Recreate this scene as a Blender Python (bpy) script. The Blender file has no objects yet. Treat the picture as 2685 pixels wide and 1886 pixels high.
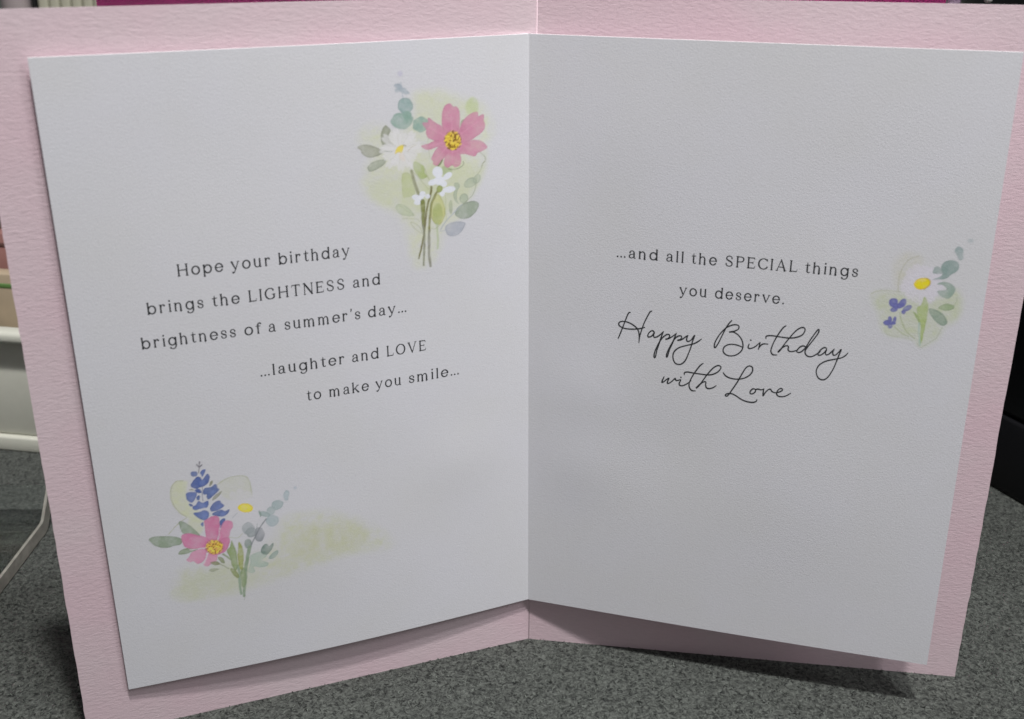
import bpy, math, random
import numpy as np
from mathutils import Vector, Matrix
R = math.radians
scn = bpy.context.scene
col = scn.collection

# ------------------------------------------------------------------ camera
cam_d = bpy.data.cameras.new('camera'); cam = bpy.data.objects.new('camera', cam_d); col.objects.link(cam)
cam.location = (-0.00398, -0.33648, 0.25624)
cam.rotation_euler = (R(68.6043), R(-0.53358), 0)
cam_d.sensor_width = 36; cam_d.lens = 38.663
cam_d.shift_x = -0.011381; cam_d.shift_y = -0.033305
cam_d.clip_start = 0.01; cam_d.clip_end = 50
cam_d.dof.use_dof = True; cam_d.dof.focus_distance = 0.38; cam_d.dof.aperture_fstop = 17.0
scn.camera = cam

# ------------------------------------------------------------------ world and lamps
world = bpy.data.worlds.new('World'); scn.world = world; world.use_nodes = True
bg = world.node_tree.nodes['Background']
bg.inputs['Color'].default_value = (0.98, 0.98, 1.0, 1); bg.inputs['Strength'].default_value = 0.16

def lamp(name, direction, dist, size, power, color):
    d = bpy.data.lights.new(name, 'AREA'); d.shape = 'DISK'; d.size = size; d.energy = power; d.color = color
    o = bpy.data.objects.new(name, d); col.objects.link(o)
    v = Vector(direction).normalized()
    o.location = v * -dist
    o.rotation_euler = v.to_track_quat('-Z', 'Y').to_euler()
    return o
lamp('ceiling_spot', (-0.066, 0.290, -0.955), 1.4, 0.065, 13.9, (1.0, 0.98, 0.965))
lamp('ceiling_spot', (-0.20, 0.33, -0.92), 1.5, 0.09, 6.7, (0.98, 0.985, 1.0))
lamp('ceiling_panel', (-0.66, 0.34, -0.70), 1.9, 0.5, 6.8, (0.97, 0.985, 1.0))

scn.view_settings.view_transform = 'Standard'; scn.view_settings.look = 'None'
scn.view_settings.exposure = 0.0; scn.view_settings.gamma = 1.0; scn.view_settings.use_curve_mapping = False

# ------------------------------------------------------------------ helpers
def tag(o, label=None, cat=None, group=None, kind=None):
    if label: o['label'] = label
    if cat: o['category'] = cat
    if group: o['group'] = group
    if kind: o['kind'] = kind
    return o
def empty(name, loc=(0, 0, 0), rz=0):
    o = bpy.data.objects.new(name, None); col.objects.link(o)
    o.empty_display_size = 0.02; o.location = loc; o.rotation_euler = (0, 0, rz); return o
def mesh_obj(name, V, F, mats, parent=None, mi=None, smooth=False):
    me = bpy.data.meshes.new(name); me.from_pydata([tuple(v) for v in V], [], [tuple(f) for f in F])
    for m in (mats if isinstance(mats, (list, tuple)) else [mats]): me.materials.append(m)
    if mi is not None: me.polygons.foreach_set('material_index', mi)
    if smooth: me.polygons.foreach_set('use_smooth', [True] * len(me.polygons))
    o = bpy.data.objects.new(name, me); col.objects.link(o)
    if parent: o.parent = parent
    return o
import bmesh
def box(name, size, loc, mat, parent=None, bev=0.001, rot=(0, 0, 0), seg=2, taper=1.0):
    """box with its base centre at loc, bevelled; taper scales the foot against the rim"""
    bm = bmesh.new(); bmesh.ops.create_cube(bm, size=1)
    for v in bm.verts:
        k = taper if v.co.z < 0 else 1
        v.co = Vector((v.co.x * size[0] * k, v.co.y * size[1] * k, (v.co.z + .5) * size[2]))
    if bev: bmesh.ops.bevel(bm, geom=list(bm.edges), offset=bev, segments=seg, affect='EDGES', profile=.5)
    me = bpy.data.meshes.new(name); bm.to_mesh(me); bm.free(); me.materials.append(mat)
    for pl in me.polygons: pl.use_smooth = True
    o = bpy.data.objects.new(name, me); col.objects.link(o); o.location = loc; o.rotation_euler = rot
    if parent: o.parent = parent
    return o

# ------------------------------------------------------------------ materials
def new_mat(name):
    m = bpy.data.materials.new(name); m.use_nodes = True
    nt = m.node_tree; return m, nt, nt.nodes['Principled BSDF']
def N(nt, t, **kw):
    n = nt.nodes.new(t)
    for k, v in kw.items():
        if k in n.inputs: n.inputs[k].default_value = v
        else: setattr(n, k, v)
    return n
def plain(name, c, rough=.5, spec=.5, **kw):
    m, nt, b = new_mat(name)
    b.inputs['Base Color'].default_value = (*c, 1); b.inputs['Roughness'].default_value = rough
    b.inputs['Specular IOR Level'].default_value = spec
    tc = N(nt, 'ShaderNodeTexCoord'); no = N(nt, 'ShaderNodeTexNoise', Scale=kw.get('nscale', 300.), Detail=4.)
    nt.links.new(tc.outputs['Object'], no.inputs['Vector'])
    bu = N(nt, 'ShaderNodeBump', Strength=kw.get('bump', .15), Distance=.0003)
    nt.links.new(no.outputs['Fac'], bu.inputs['Height']); nt.links.new(bu.outputs['Normal'], b.inputs['Normal'])
    mx = N(nt, 'ShaderNodeMix', data_type='RGBA'); v = kw.get('var', .12)
    mx.inputs['A'].default_value = (*[x * (1 - v) for x in c], 1); mx.inputs['B'].default_value = (*[min(1, x * (1 + v)) for x in c], 1)
    nt.links.new(no.outputs['Fac'], mx.inputs['Factor']); nt.links.new(mx.outputs['Result'], b.inputs['Base Color'])
    return m

def paper_mat(name, c, sx, sy, strength, rough=.62, printed=False, tint=None, wob=.06):
    """card stock with surface grain laid along the sheet (UV map in metres)"""
    m, nt, b = new_mat(name); L = nt.links
    uv = N(nt, 'ShaderNodeUVMap', uv_map='sheet')
    mp = N(nt, 'ShaderNodeMapping'); mp.inputs['Scale'].default_value = (sx, sy, 1)
    L.new(uv.outputs['UV'], mp.inputs['Vector'])
    warp = N(nt, 'ShaderNodeTexNoise', Scale=.6, Detail=2.)
    L.new(mp.outputs['Vector'], warp.inputs['Vector'])
    ad = N(nt, 'ShaderNodeMix', data_type='VECTOR', Factor=.35); 
    L.new(mp.outputs['Vector'], ad.inputs[4])
    sc = N(nt, 'ShaderNodeVectorMath', operation='MULTIPLY_ADD'); sc.inputs[1].default_value = (1.6, 1.6, 1.6)
    L.new(warp.outputs['Color'], sc.inputs[0]); L.new(mp.outputs['Vector'], sc.inputs[2])
    n1 = N(nt, 'ShaderNodeTexNoise', Scale=1., Detail=5., Roughness=.62, Distortion=.3)
    L.new(sc.outputs['Vector'], n1.inputs['Vector'])
    n2 = N(nt, 'ShaderNodeTexNoise', Scale=2600., Detail=3., Roughness=.6)
    L.new(uv.outputs['UV'], n2.inputs['Vector'])
    add = N(nt, 'ShaderNodeMath', operation='MULTIPLY_ADD'); add.inputs[1].default_value = .3
    L.new(n2.outputs['Fac'], add.inputs[0]); L.new(n1.outputs['Fac'], add.inputs[2])
    bu = N(nt, 'ShaderNodeBump', Strength=1., Distance=strength)
    L.new(add.outputs['Value'], bu.inputs['Height']); L.new(bu.outputs['Normal'], b.inputs['Normal'])
    big = N(nt, 'ShaderNodeTexNoise', Scale=28., Detail=3., Roughness=.5); L.new(uv.outputs['UV'], big.inputs['Vector'])
    t2 = tint or tuple(x * .97 for x in c)
    mx = N(nt, 'ShaderNodeMix', data_type='RGBA'); mx.inputs['A'].default_value = (*t2, 1); mx.inputs['B'].default_value = (*c, 1)
    rmp = N(nt, 'ShaderNodeMapRange'); rmp.inputs['From Min'].default_value = .35; rmp.inputs['From Max'].default_value = .65
    L.new(big.outputs['Fac'], rmp.inputs['Value']); L.new(rmp.outputs['Result'], mx.inputs['Factor'])
    # fine fleck of the pulp
    fl = N(nt, 'ShaderNodeMapRange'); fl.inputs['From Min'].default_value = .3; fl.inputs['From Max'].default_value = .7
    fl.inputs['To Min'].default_value = 1 - wob; fl.inputs['To Max'].default_value = 1 + wob * .6
    L.new(add.outputs['Value'], fl.inputs['Value'])
    mv = N(nt, 'ShaderNodeVectorMath', operation='SCALE'); L.new(mx.outputs['Result'], mv.inputs[0]); L.new(fl.outputs['Result'], mv.inputs['Scale'])
    out = mv.outputs['Vector']
    if printed:
        at = N(nt, 'ShaderNodeAttribute', attribute_name='ink')
        m2 = N(nt, 'ShaderNodeVectorMath', operation='MULTIPLY'); L.new(out, m2.inputs[0]); L.new(at.outputs['Color'], m2.inputs[1]); out = m2.outputs['Vector']
    L.new(out, b.inputs['Base Color'])
    b.inputs['Roughness'].default_value = rough; b.inputs['Specular IOR Level'].default_value = .35
    b.inputs['Sheen Weight'].default_value = .05
    return m
WHITE = (.775, .77, .82)
M_insert = paper_mat('white_insert_paper', WHITE, 1750, 2050, .000062, tint=(.76, .755, .785), wob=.035)
M_print = paper_mat('printed_insert_paper', WHITE, 1750, 2050, .000062, tint=(.76, .755, .785), wob=.035, printed=True)
M_pink = paper_mat('pink_card_stock', (.75, .605, .645), 420, 1250, .00012, rough=.6, tint=(.765, .575, .632), wob=.05)
M_pink_edge = plain('pink_stock_cut_edge', (.80, .68, .72), .7, .3)
M_white_edge = plain('white_stock_lit_edge', (.92, .88, .89), .7, .3)  # cut edge whiter than the page, overhead light painted into it
M_ink = plain('dark_grey_ink', (.040, .042, .047), .45, .4, nscale=1500., bump=.05, var=.25)

def felt_mat():
    m, nt, b = new_mat('grey_felt'); L = nt.links
    tc = N(nt, 'ShaderNodeTexCoord')
    a = N(nt, 'ShaderNodeTexNoise', Scale=620., Detail=5., Roughness=.7, Distortion=.9); L.new(tc.outputs['Object'], a.inputs['Vector'])
    c = N(nt, 'ShaderNodeTexNoise', Scale=60., Detail=3.); L.new(tc.outputs['Object'], c.inputs['Vector'])
    r = N(nt, 'ShaderNodeValToRGB'); L.new(a.outputs['Fac'], r.inputs['Fac'])
    r.color_ramp.elements[0].position = .36; r.color_ramp.elements[0].color = (.012, .014, .013, 1)
    r.color_ramp.elements[1].position = .66; r.color_ramp.elements[1].color = (.155, .167, .150, 1)
    mx = N(nt, 'ShaderNodeMix', data_type='RGBA', blend_type='MULTIPLY', Factor=.35); L.new(r.outputs['Color'], mx.inputs['A']); L.new(c.outputs['Fac'], mx.inputs['B'])
    L.new(mx.outputs['Result'], b.inputs['Base Color'])
    bu = N(nt, 'ShaderNodeBump', Strength=1., Distance=.0006); L.new(a.outputs['Fac'], bu.inputs['Height']); L.new(bu.outputs['Normal'], b.inputs['Normal'])
    b.inputs['Roughness'].default_value = .95; b.inputs['Specular IOR Level'].default_value = .15; b.inputs['Sheen Weight'].default_value = .15
    return m
M_felt = felt_mat()
def fibre_mat():
    m, nt, b = new_mat('felt_fibre'); L = nt.links
    g = N(nt, 'ShaderNodeNewGeometry'); r = N(nt, 'ShaderNodeValToRGB'); L.new(g.outputs['Random Per Island'], r.inputs['Fac'])
    e = r.color_ramp.elements; e[0].color = (.006, .007, .006, 1); e[1].color = (.19, .21, .186, 1)
    e2 = r.color_ramp.elements.new(.55); e2.color = (.054, .060, .053, 1)
    L.new(r.outputs['Color'], b.inputs['Base Color']); b.inputs['Roughness'].default_value = .8; b.inputs['Specular IOR Level'].default_value = .2
    return m
M_fibre = fibre_mat()
def acrylic(name, tint=(.93, .96, .94), rough=.03):
    m, nt, b = new_mat(name)
    b.inputs['Base Color'].default_value = (*tint, 1); b.inputs['Roughness'].default_value = rough
    b.inputs['IOR'].default_value = 1.49; b.inputs['Transmission Weight'].default_value = 1.0
    tc = N(nt, 'ShaderNodeTexCoord'); no = N(nt, 'ShaderNodeTexNoise', Scale=14., Detail=3.); nt.links.new(tc.outputs['Object'], no.inputs['Vector'])
    mr = N(nt, 'ShaderNodeMapRange'); mr.inputs['To Min'].default_value = rough; mr.inputs['To Max'].default_value = rough + .06
    nt.links.new(no.outputs['Fac'], mr.inputs['Value']); nt.links.new(mr.outputs['Result'], b.inputs['Roughness'])
    return m
M_acr = acrylic('clear_acrylic')
M_acr_edge = plain('acrylic_edge_glints', (.30, .29, .255), .3, .7, nscale=180., var=.6, bump=1.)  # pale mottled colour paints the glints along the clear edge

# ------------------------------------------------------------------ the card's geometry (metres)
FT, FB = np.array([0, 0, .2286]), np.array([0, 0, 0.])
PINK = {'L': (np.array([-.14263, -.05312, 0.]), np.array([-.1369, -.0653, .2294])),
        'R': (np.array([.15095, -.01948, 0.]), np.array([.15123, -.01719, .2286]))}
IFB, IFT = np.array([-.00017, -.00205, .0188]), np.array([-.0020, -.00164, .21787])
INS = {'L': (np.array([-.12855, -.05036, .01738]), np.array([-.12521, -.06174, .21787])),
       'R': (np.array([.13238, -.03701, .0188]), np.array([.13136, -.03341, .21787]))}
BOW = {'L': (.0019, .0017), 'R': (.0006, .0006)}
WAVES = {'L': [(25, 62, 13, .00030), (48, 118, 16, -.00022), (80, 40, 22, .00025), (18, 150, 15, .0002), (100, 170, 22, -.0002)],
         'R': [(19, 84, 14, .00038), (18, 58, 14, .00036), (45, 70, 18, -.0003), (90, 55, 26, .0003), (30, 170, 20, .0002), (100, 150, 24, -.0002)]}
IW, IH = 137.087, 199.07          # one insert page in mm
def sheet_pt(fb, ft, ob, ot, u, v, bow=(0., 0.), off=0.):
    u = np.asarray(u, float)[..., None]; v = np.asarray(v, float)[..., None]
    F = fb * (1 - v) + ft * v; E = ob * (1 - v) + ot * v; d = E - F
    n = np.cross(d, [0, 0, 1.]); n /= np.linalg.norm(n, axis=-1, keepdims=True)
    n = np.where(n[..., 1:2] > 0, -n, n)
    return F + d * u + n * ((bow[0] * (1 - v) + bow[1] * v) * np.sin(np.pi * u) + (off[..., None] if isinstance(off, np.ndarray) else off))
def ins_pt(side, X, Y, off=0.):   # X mm from the fold, Y mm from the bottom edge
    return sheet_pt(IFB, IFT, *INS[side], np.asarray(X) / IW, np.asarray(Y) / IH, BOW[side], off + wave(side, X, Y))
def wave(side, X, Y):             # the soft cockles of the paper, metres
    X = np.asarray(X, float); Y = np.asarray(Y, float); z = np.zeros(np.broadcast(X, Y).shape)
    for cx, cy, r, a in WAVES[side]: z = z + a * np.exp(-((X - cx) ** 2 + (Y - cy) ** 2) / (r * r)) * np.minimum(1, X / 6.)
    return z

def page(name, fb, ft, ob, ot, nu, nv, bow, thick, mats, w, h, parent, burr=0, side=None):
    """one page of folded stock as a closed thin slab, front skin, back skin and cut edges"""
    u, v = np.meshgrid(np.linspace(0, 1, nu + 1), np.linspace(0, 1, nv + 1))
    f = sheet_pt(fb, ft, ob, ot, u, v, bow, wave(side, u * w * 1000, v * h * 1000) if side else 0).reshape(-1, 3); bk = sheet_pt(fb, ft, ob, ot, u, v, bow, (wave(side, u * w * 1000, v * h * 1000) if side else 0) - thick).reshape(-1, 3)
    if burr:
        rs = np.random.RandomState(burr)
        k = np.abs(u.ravel() - 1) < 1e-6; d = np.zeros_like(f); d[k, 0] = rs.randn(k.sum()) * .00008; f += d; bk += d
    n = len(f); V = np.vstack([f, bk, f, bk]); idx = np.arange(n).reshape(nv + 1, nu + 1); F = []; mi = []
    flip = ob[0] < 0
    for j in range(nv):
        for i in range(nu):
            q = [idx[j, i], idx[j, i + 1], idx[j + 1, i + 1], idx[j + 1, i]]
            if flip: q = q[::-1]
            F.append(q); mi.append(0); F.append([a + n for a in q[::-1]]); mi.append(0)
    rim = list(idx[0, :]) + list(idx[1:, -1]) + list(idx[-1, -2::-1]) + list(idx[-2:0:-1, 0])
    for a, b in zip(rim, rim[1:] + rim[:1]):
        q = [a + 2 * n, a + 3 * n, b + 3 * n, b + 2 * n]
        if flip: q = q[::-1]
        F.append(q); mi.append(1)
    o = mesh_obj(name, V, F, mats, parent, mi)
    me = o.data; ul = me.uv_layers.new(name='sheet'); me.polygons.foreach_set('use_smooth', [m == 0 for m in mi])
    uvv = np.column_stack([np.tile(u.ravel() * w * (-1 if flip else 1), 4) + (0 if flip else .5), np.tile(v.ravel() * h, 4)])
    li = np.empty(len(me.loops), int); me.loops.foreach_get('vertex_index', li)
    ul.data.foreach_set('uv', uvv[li].ravel().astype(np.float32))
    return o

# ================================================================== SETTING
g = 24
tb = mesh_obj('table_surface', [(-1.3, -.75, 0), (1.3, -.75, 0), (1.3, .95, 0), (-1.3, .95, 0), (-1.3, -.75, -.02), (1.3, -.75, -.02), (1.3, .95, -.02), (-1.3, .95, -.02)],
     [(0, 1, 2, 3), (7, 6, 5, 4), (0, 4, 5, 1), (1, 5, 6, 2), (2, 6, 7, 3), (3, 7, 4, 0)], M_felt)
tag(tb, 'dark grey felt table top the card stands on', kind='structure')
bw = mesh_obj('back_wall', [(-2, 1.3, -.8), (2, 1.3, -.8), (2, 1.3, 1.4), (-2, 1.3, 1.4), (-2, 1.35, -.8), (2, 1.35, -.8), (2, 1.35, 1.4), (-2, 1.35, 1.4)],
     [(0, 1, 2, 3), (7, 6, 5, 4), (0, 4, 5, 1), (1, 5, 6, 2), (2, 6, 7, 3), (3, 7, 4, 0)], plain('dim_wall', (.16, .17, .16), .8, .2, nscale=6.))
tag(bw, 'dim grey wall far behind the table', kind='structure')

# felt pile: loose short fibres over the part of the table in view
rs = np.random.RandomState(5)
nf = 110000
fx = rs.uniform(-.34, .34, nf); fy = rs.uniform(-.15, .22, nf)
far = fy > .08; keep = ~far | (rs.rand(nf) < .5)
fx, fy = fx[keep], fy[keep]; nf = len(fx)
ang = rs.uniform(0, 2 * np.pi, nf); ln = rs.uniform(.0006, .0015, nf); bend = rs.uniform(-.9, .9, nf); hz = rs.uniform(.00005, .00055, nf); wd = rs.uniform(.00007, .00015, nf)
V = []
for k, t in enumerate((-.5, 0., .5)):
    a2 = ang + bend * t * 1.6
    cx = fx + np.cos(ang) * ln * t + -np.sin(ang) * bend * ln * (t * t) ; cy = fy + np.sin(ang) * ln * t + np.cos(ang) * bend * ln * (t * t)
    z = .00004 + hz * (1 if k == 1 else (.15 if k == 0 else .6))
    w_ = wd * (1 if k == 1 else .5)
    V.append(np.column_stack([cx - np.sin(a2) * w_, cy + np.cos(a2) * w_, z])); V.append(np.column_stack([cx + np.sin(a2) * w_, cy - np.cos(a2) * w_, z]))
V = np.stack(V, 1).reshape(-1, 3)
b0 = np.arange(nf)[:, None] * 6
F = np.concatenate([b0 + np.array([0, 1, 3, 2]), b0 + np.array([2, 3, 5, 4])], 1).reshape(-1, 4)
me = bpy.data.meshes.new('felt_pile'); me.vertices.add(len(V)); me.vertices.foreach_set('co', V.ravel().astype(np.float32))
me.loops.add(F.size); me.loops.foreach_set('vertex_index', F.ravel().astype(np.int32)); me.polygons.add(len(F))
me.polygons.foreach_set('loop_start', (np.arange(len(F)) * 4).astype(np.int32)); me.polygons.foreach_set('loop_total', np.full(len(F), 4, np.int32))
me.update(calc_edges=True); me.materials.append(M_fibre)
pile = bpy.data.objects.new('felt_pile', me); col.objects.link(pile)
tag(pile, 'short grey fibres standing up from the felt table top', 'fibres', kind='stuff')

# ================================================================== THE CARD
card = empty('greeting_card')
tag(card, 'open pink birthday card standing on grey felt with a white printed insert', 'greeting card')
for s in 'LR':
    page('card_panel', FB, FT, *PINK[s], 24, 60, (0., 0.), .00035, [M_pink, M_pink_edge], .1524, .2286, card, burr=11 if s == 'L' else 12)
# raised spine of the scored fold
def ribbon_tube(name, pts, r, mat, parent=None, seg=6, radii=None):
    pts = [Vector(p) for p in pts]; V = []; F = []
    for i, p in enumerate(pts):
        t = (pts[min(i + 1, len(pts) - 1)] - pts[max(i - 1, 0)]).normalized()
        a = t.orthogonal().normalized(); 
        if i and a.dot(pa) < 0: a = -a
        a = (a - t * a.dot(t)).normalized() if not i else (pa - t * pa.dot(t)).normalized()
        pa = a; b = t.cross(a); rr = radii[i] if radii else r
        for k in range(seg):
            th = 2 * math.pi * k / seg; V.append(p + a * math.cos(th) * rr + b * math.sin(th) * rr)
    for i in range(len(pts) - 1):
        for k in range(seg):
            F.append((i * seg + k, i * seg + (k + 1) % seg, (i + 1) * seg + (k + 1) % seg, (i + 1) * seg + k))
    F.append(tuple(range(seg))[::-1]); F.append(tuple(range((len(pts) - 1) * seg, len(pts) * seg)))
    return mesh_obj(name, V, F, mat, parent, smooth=True)
ribbon_tube('fold_crease', [(.0003, .00005, .0003), (.0003, .00005, .1), (.0003, .00005, .2284)], .00015, M_pink, card, seg=8)
pages = {}
for s in 'LR':
    pages[s] = page('insert_page', IFB, IFT, *INS[s], 90, 130, BOW[s], .00065, [M_insert, M_white_edge], IW / 1000, IH / 1000, card, side=s)

# ---- flat print: rectification of traced artwork (photo trace units) to sheet millimetres
PC = {'L': [[6.0979, 95.3476], [0.3931, -135.9996], [0.0441, -18.6678], [-0.0024, -2.5516], [-0.0072, -0.3697], [0.0039, -0.0778], [-138.0321, -25.007], [-14.9201, -25.0238], [-1.5586, -2.9745], [-0.1935, 0.1927], [-0.0645, 0.1326], [-25.1218, -4.4774], [-2.2895, -5.5634], [0.4062, -1.6877], [0.1287, 0.0434], [-2.5452, 3.3412], [-1.1263, 1.2352], [0.0839, -0.7959], [2.5727, 3.317], [-0.3868, 1.3769], [1.1193, 0.7522]],
      'R': [[-5.744, 93.5585], [-0.574, -137.7667], [-0.0796, -18.956], [-0.0024, -2.5993], [0.008, -0.3294], [0.0026, -0.0234], [131.5959, 15.6306], [18.8389, 17.1628], [2.6353, 5.5321], [0.3048, 1.1545], [0.0119, 0.1378], [-13.4712, -1.3943], [-5.0902, -2.709], [-1.0493, -1.8171], [-0.1065, -0.2471], [1.119, -1.3981], [1.436, -0.56], [0.1989, 0.4502], [0.7461, 0.966], [-0.2772, 0.4952], [-0.318, -0.157]]}
PC = {k: np.array(v) for k, v in PC.items()}
def to_mm(side, pts):
    s = (np.atleast_2d(np.array(pts, float)) - [1342, 943]) / 1000; x, y = s.T
    B = np.array([x ** i * y ** j for i in range(6) for j in range(6 - i)]).T
    return B @ PC[side]
class Tr:                         # a tracing sheet: offset and scale of its own units
    def __init__(s, side, ox, oy, k): s.side, s.ox, s.oy, s.k = side, ox, oy, k
    def __call__(s, pts):
        p = np.atleast_2d(np.array(pts, float)); return to_mm(s.side, np.column_stack([s.ox + p[:, 0] * s.k, s.oy + p[:, 1] * s.k]))

def smooth(pts, closed=False, step=6):
    P = np.array(pts, float); n = len(P); out = []
    if n < 3: return P
    rng = range(n if closed else n - 1)
    for i in rng:
        g = (lambda k: P[k % n]) if closed else (lambda k: P[min(max(k, 0), n - 1)])
        a, b, c, d = g(i - 1), g(i), g(i + 1), g(i + 2)
        for t in np.arange(step) / step:
            out.append(.5 * (2 * b + (c - a) * t + (2 * a - 5 * b + 4 * c - d) * t * t + (3 * b - a - 3 * c + d) * t ** 3))
    if not closed: out.append(P[-1])
    return np.array(out)

# ---------------- lettering: every glyph drawn as pen strokes (x, y, width), x-height 100
T, t_ = 18.5, 12.
def arc(cx, cy, rx, ry, a0, a1, wa=T, wb=t_, n=14):
    o = []
    for a in np.linspace(R(a0), R(a1), n):
        o.append((cx + rx * math.cos(a), cy + ry * math.sin(a), wb + (wa - wb) * abs(math.cos(a)) ** 1.3))
    return o
def stem(x, y0, y1, w=T, foot=0, top=0):
    s = [[(x, y0, w + 6), (x, y0 + 7, w), (x, y1 - 7, w), (x, y1, w + 5)]]
    if foot: s.append([(x - 12 * (foot < 3), y0 + 2.2, 5), (x + 13, y0 + 2.2, 5)])
    if top: s.append([(x - 13, y1 - 3, 5), (x + 2, y1 - 3, 6)])
    return s
def ball(x, y, r): return [[(x - .3, y, 2 * r), (x + .3, y, 2 * r)]]
G = {}
G['o'] = (106, [arc(53, 50, 45, 47, 0, 360, n=28)])
G['e'] = (102, [arc(52, 50, 44, 47, 2, 318, n=24) , [(9, 50, 8), (94, 54, 8)]] + ball(87, 22, 9.5))
G['c'] = (100, [arc(52, 50, 44, 47, 50, 318, n=24)])
G['b'] = (112, stem(12, 0, 138, T, 0, 1) + [arc(58, 50, 43, 47, 150, -150, n=24)])
G['p'] = (112, stem(14, -38, 100, T, 1, 1) + [arc(60, 50, 43, 47, 150, -150, n=24)])
G['d'] = (112, stem(97, 0, 138, T, 3, 1) + [arc(52, 50, 43, 47, 30, 330, n=24)])
G['g'] = (108, [[(94, 99, 16), (94, 92, T), (94, 0, T), (90, -20, 14), (74, -38, 10), (50, -42, 9), (28, -36, 10), (21, -26, 13)], arc(50, 50, 42, 46, 25, 335, n=24)] + ball(23, -26, 9.5))
G['h'] = (104, stem(14, 0, 138, T, 1, 1) + [[(16, 66, 10), (28, 86, 9.5), (46, 96, 10), (64, 93, 12), (77, 78, 15), (80, 58, T), (80, 40, T), (80, 0, T + 3)], [(68, 2.2, 5), (93, 2.2, 5)]])
G['n'] = (104, stem(14, 0, 100, T, 1, 1) + [[(16, 66, 10), (28, 86, 9.5), (46, 96, 10), (64, 93, 12), (77, 78, 15), (80, 58, T), (80, 40, T), (80, 0, T + 3)], [(68, 2.2, 5), (93, 2.2, 5)]])
G['m'] = (164, stem(14, 0, 100, T, 1, 1) + [[(16, 66, 10), (28, 86, 9.5), (43, 96, 10), (58, 93, 12), (70, 78, 15), (73, 58, T), (73, 0, T + 3)], [(75, 66, 10), (88, 86, 9.5), (104, 96, 10), (120, 93, 12), (132, 78, 15), (135, 58, T), (135, 0, T + 3)], [(61, 2.2, 5), (86, 2.2, 5)], [(123, 2.2, 5), (148, 2.2, 5)]])
G['u'] = (104, [[(16, 100, 18), (16, 92, T), (16, 40, T), (20, 20, 14), (34, 6, 10.5), (52, 3, 9), (70, 12, 9.5), (82, 30, 10)], [(4, 97, 5), (18, 97, 6)], [(82, 100, 18), (82, 90, T), (82, 14, T), (86, 3, 11), (98, 2, 7)], [(70, 97, 5), (84, 97, 6)]])
G['r'] = (76, stem(16, 0, 100, T, 1, 1) + [[(18, 62, 10), (26, 80, 10), (38, 93, 10), (52, 97, 10), (62, 92, 11)]] + ball(62, 86, 10.5))
G['y'] = (104, [[(9, 98, 17), (14, 88, T), (54, 6, 13)], [(94, 98, 10), (54, 4, 10), (42, -18, 10), (32, -33, 10), (20, -36, 11)], [(-2, 97, 5), (24, 97, 5)], [(80, 97, 5), (106, 97, 5)]] + ball(18, -31, 10))
G['v'] = (100, [[(9, 98, 17), (14, 88, T), (51, 3, 13)], [(92, 98, 10), (51, 2, 10)], [(-2, 97, 5), (24, 97, 5)], [(78, 97, 5), (104, 97, 5)]])
G['t'] = (64, [[(30, 130, 5), (29, 108, 12), (28, 80, T), (28, 24, T), (34, 8, 12), (48, 3, 9), (62, 10, 8)], [(2, 95, 6), (28, 98, 8), (60, 98, 8)]])
G['i'] = (32, stem(16, 0, 100, T, 1, 1) + ball(15, 133, 10.5))
G['l'] = (32, stem(16, 0, 138, T, 1, 1))
G['a'] = (96, [[(18, 78, 15), (26, 91, 10), (44, 97, 9), (60, 94, 11), (72, 80, 15), (74, 62, T), (74, 20, T), (78, 6, 12), (92, 3, 8)], [(74, 58, 7), (50, 54, 8), (26, 47, 11), (12, 32, 15), (14, 14, 14), (30, 4, 10), (48, 5, 9), (66, 16, 9), (74, 26, 8)]] + ball(19, 74, 9.5))
G['s'] = (80, [[(70, 74, 12), (62, 90, 10), (42, 97, 9), (20, 90, 11), (12, 74, 14), (20, 60, 15), (40, 51, 16), (62, 42, 15.5), (71, 26, 14), (62, 9, 11), (40, 3, 9), (18, 9, 10), (9, 24, 11)]] + ball(68, 73, 9) + ball(12, 25, 9))
G['f'] = (62, stem(26, 0, 94, T, 1) + [[(26, 88, T), (27, 112, T), (34, 130, 12), (48, 137, 9), (60, 132, 10)], [(2, 97, 7), (56, 97, 7)]] + ball(61, 127, 9.5))
G['k'] = (104, stem(14, 0, 138, T, 1, 1) + [[(84, 97, 9), (20, 42, 10)], [(40, 58, 12), (90, 3, T)], [(70, 97, 5), (98, 97, 5)], [(78, 2.2, 5), (104, 2.2, 5)]])
G['.'] = (22, ball(11, 9, 10.5)); G[','] = G['.']
G["'"] = (24, [[(14, 140, 17), (15, 130, 15), (12, 116, 9), (5, 106, 4)]])
C = 139
def serif(x, y, w=26): return [[(x - w / 2, y, 5), (x + w / 2, y, 5)]]
def cst(x, w=T): return [[(x, 0, w + 5), (x, 8, w), (x, C - 8, w), (x, C, w + 5)]] + serif(x, 2.2, 30) + serif(x, C - 2.2, 30)
G['I'] = (32, cst(16)); G['H'] = (138, cst(18) + cst(120) + [[(18, 70, 9), (120, 70, 9)]])
G['L'] = (104, cst(18) + [[(18, 5, 9), (92, 5, 9), (98, 8, 7), (102, 32, 4)]])
G['E'] = (106, cst(18) + [[(18, 5, 9), (94, 5, 9), (100, 8, 7), (105, 30, 4)], [(18, 72, 8), (78, 72, 8)], [(78, 60, 5), (78, 84, 5)], [(18, C - 5, 9), (90, C - 5, 9), (96, C - 8, 7), (99, C - 26, 4)]])
G['T'] = (122, [[(61, 0, T + 5), (61, 8, T), (61, C - 4, T)]] + serif(61, 2.2, 34) + [[(6, C - 28, 4), (9, C - 9, 7), (16, C - 5, 9), (106, C - 5, 9), (113, C - 9, 7), (116, C - 28, 4)]])
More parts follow.
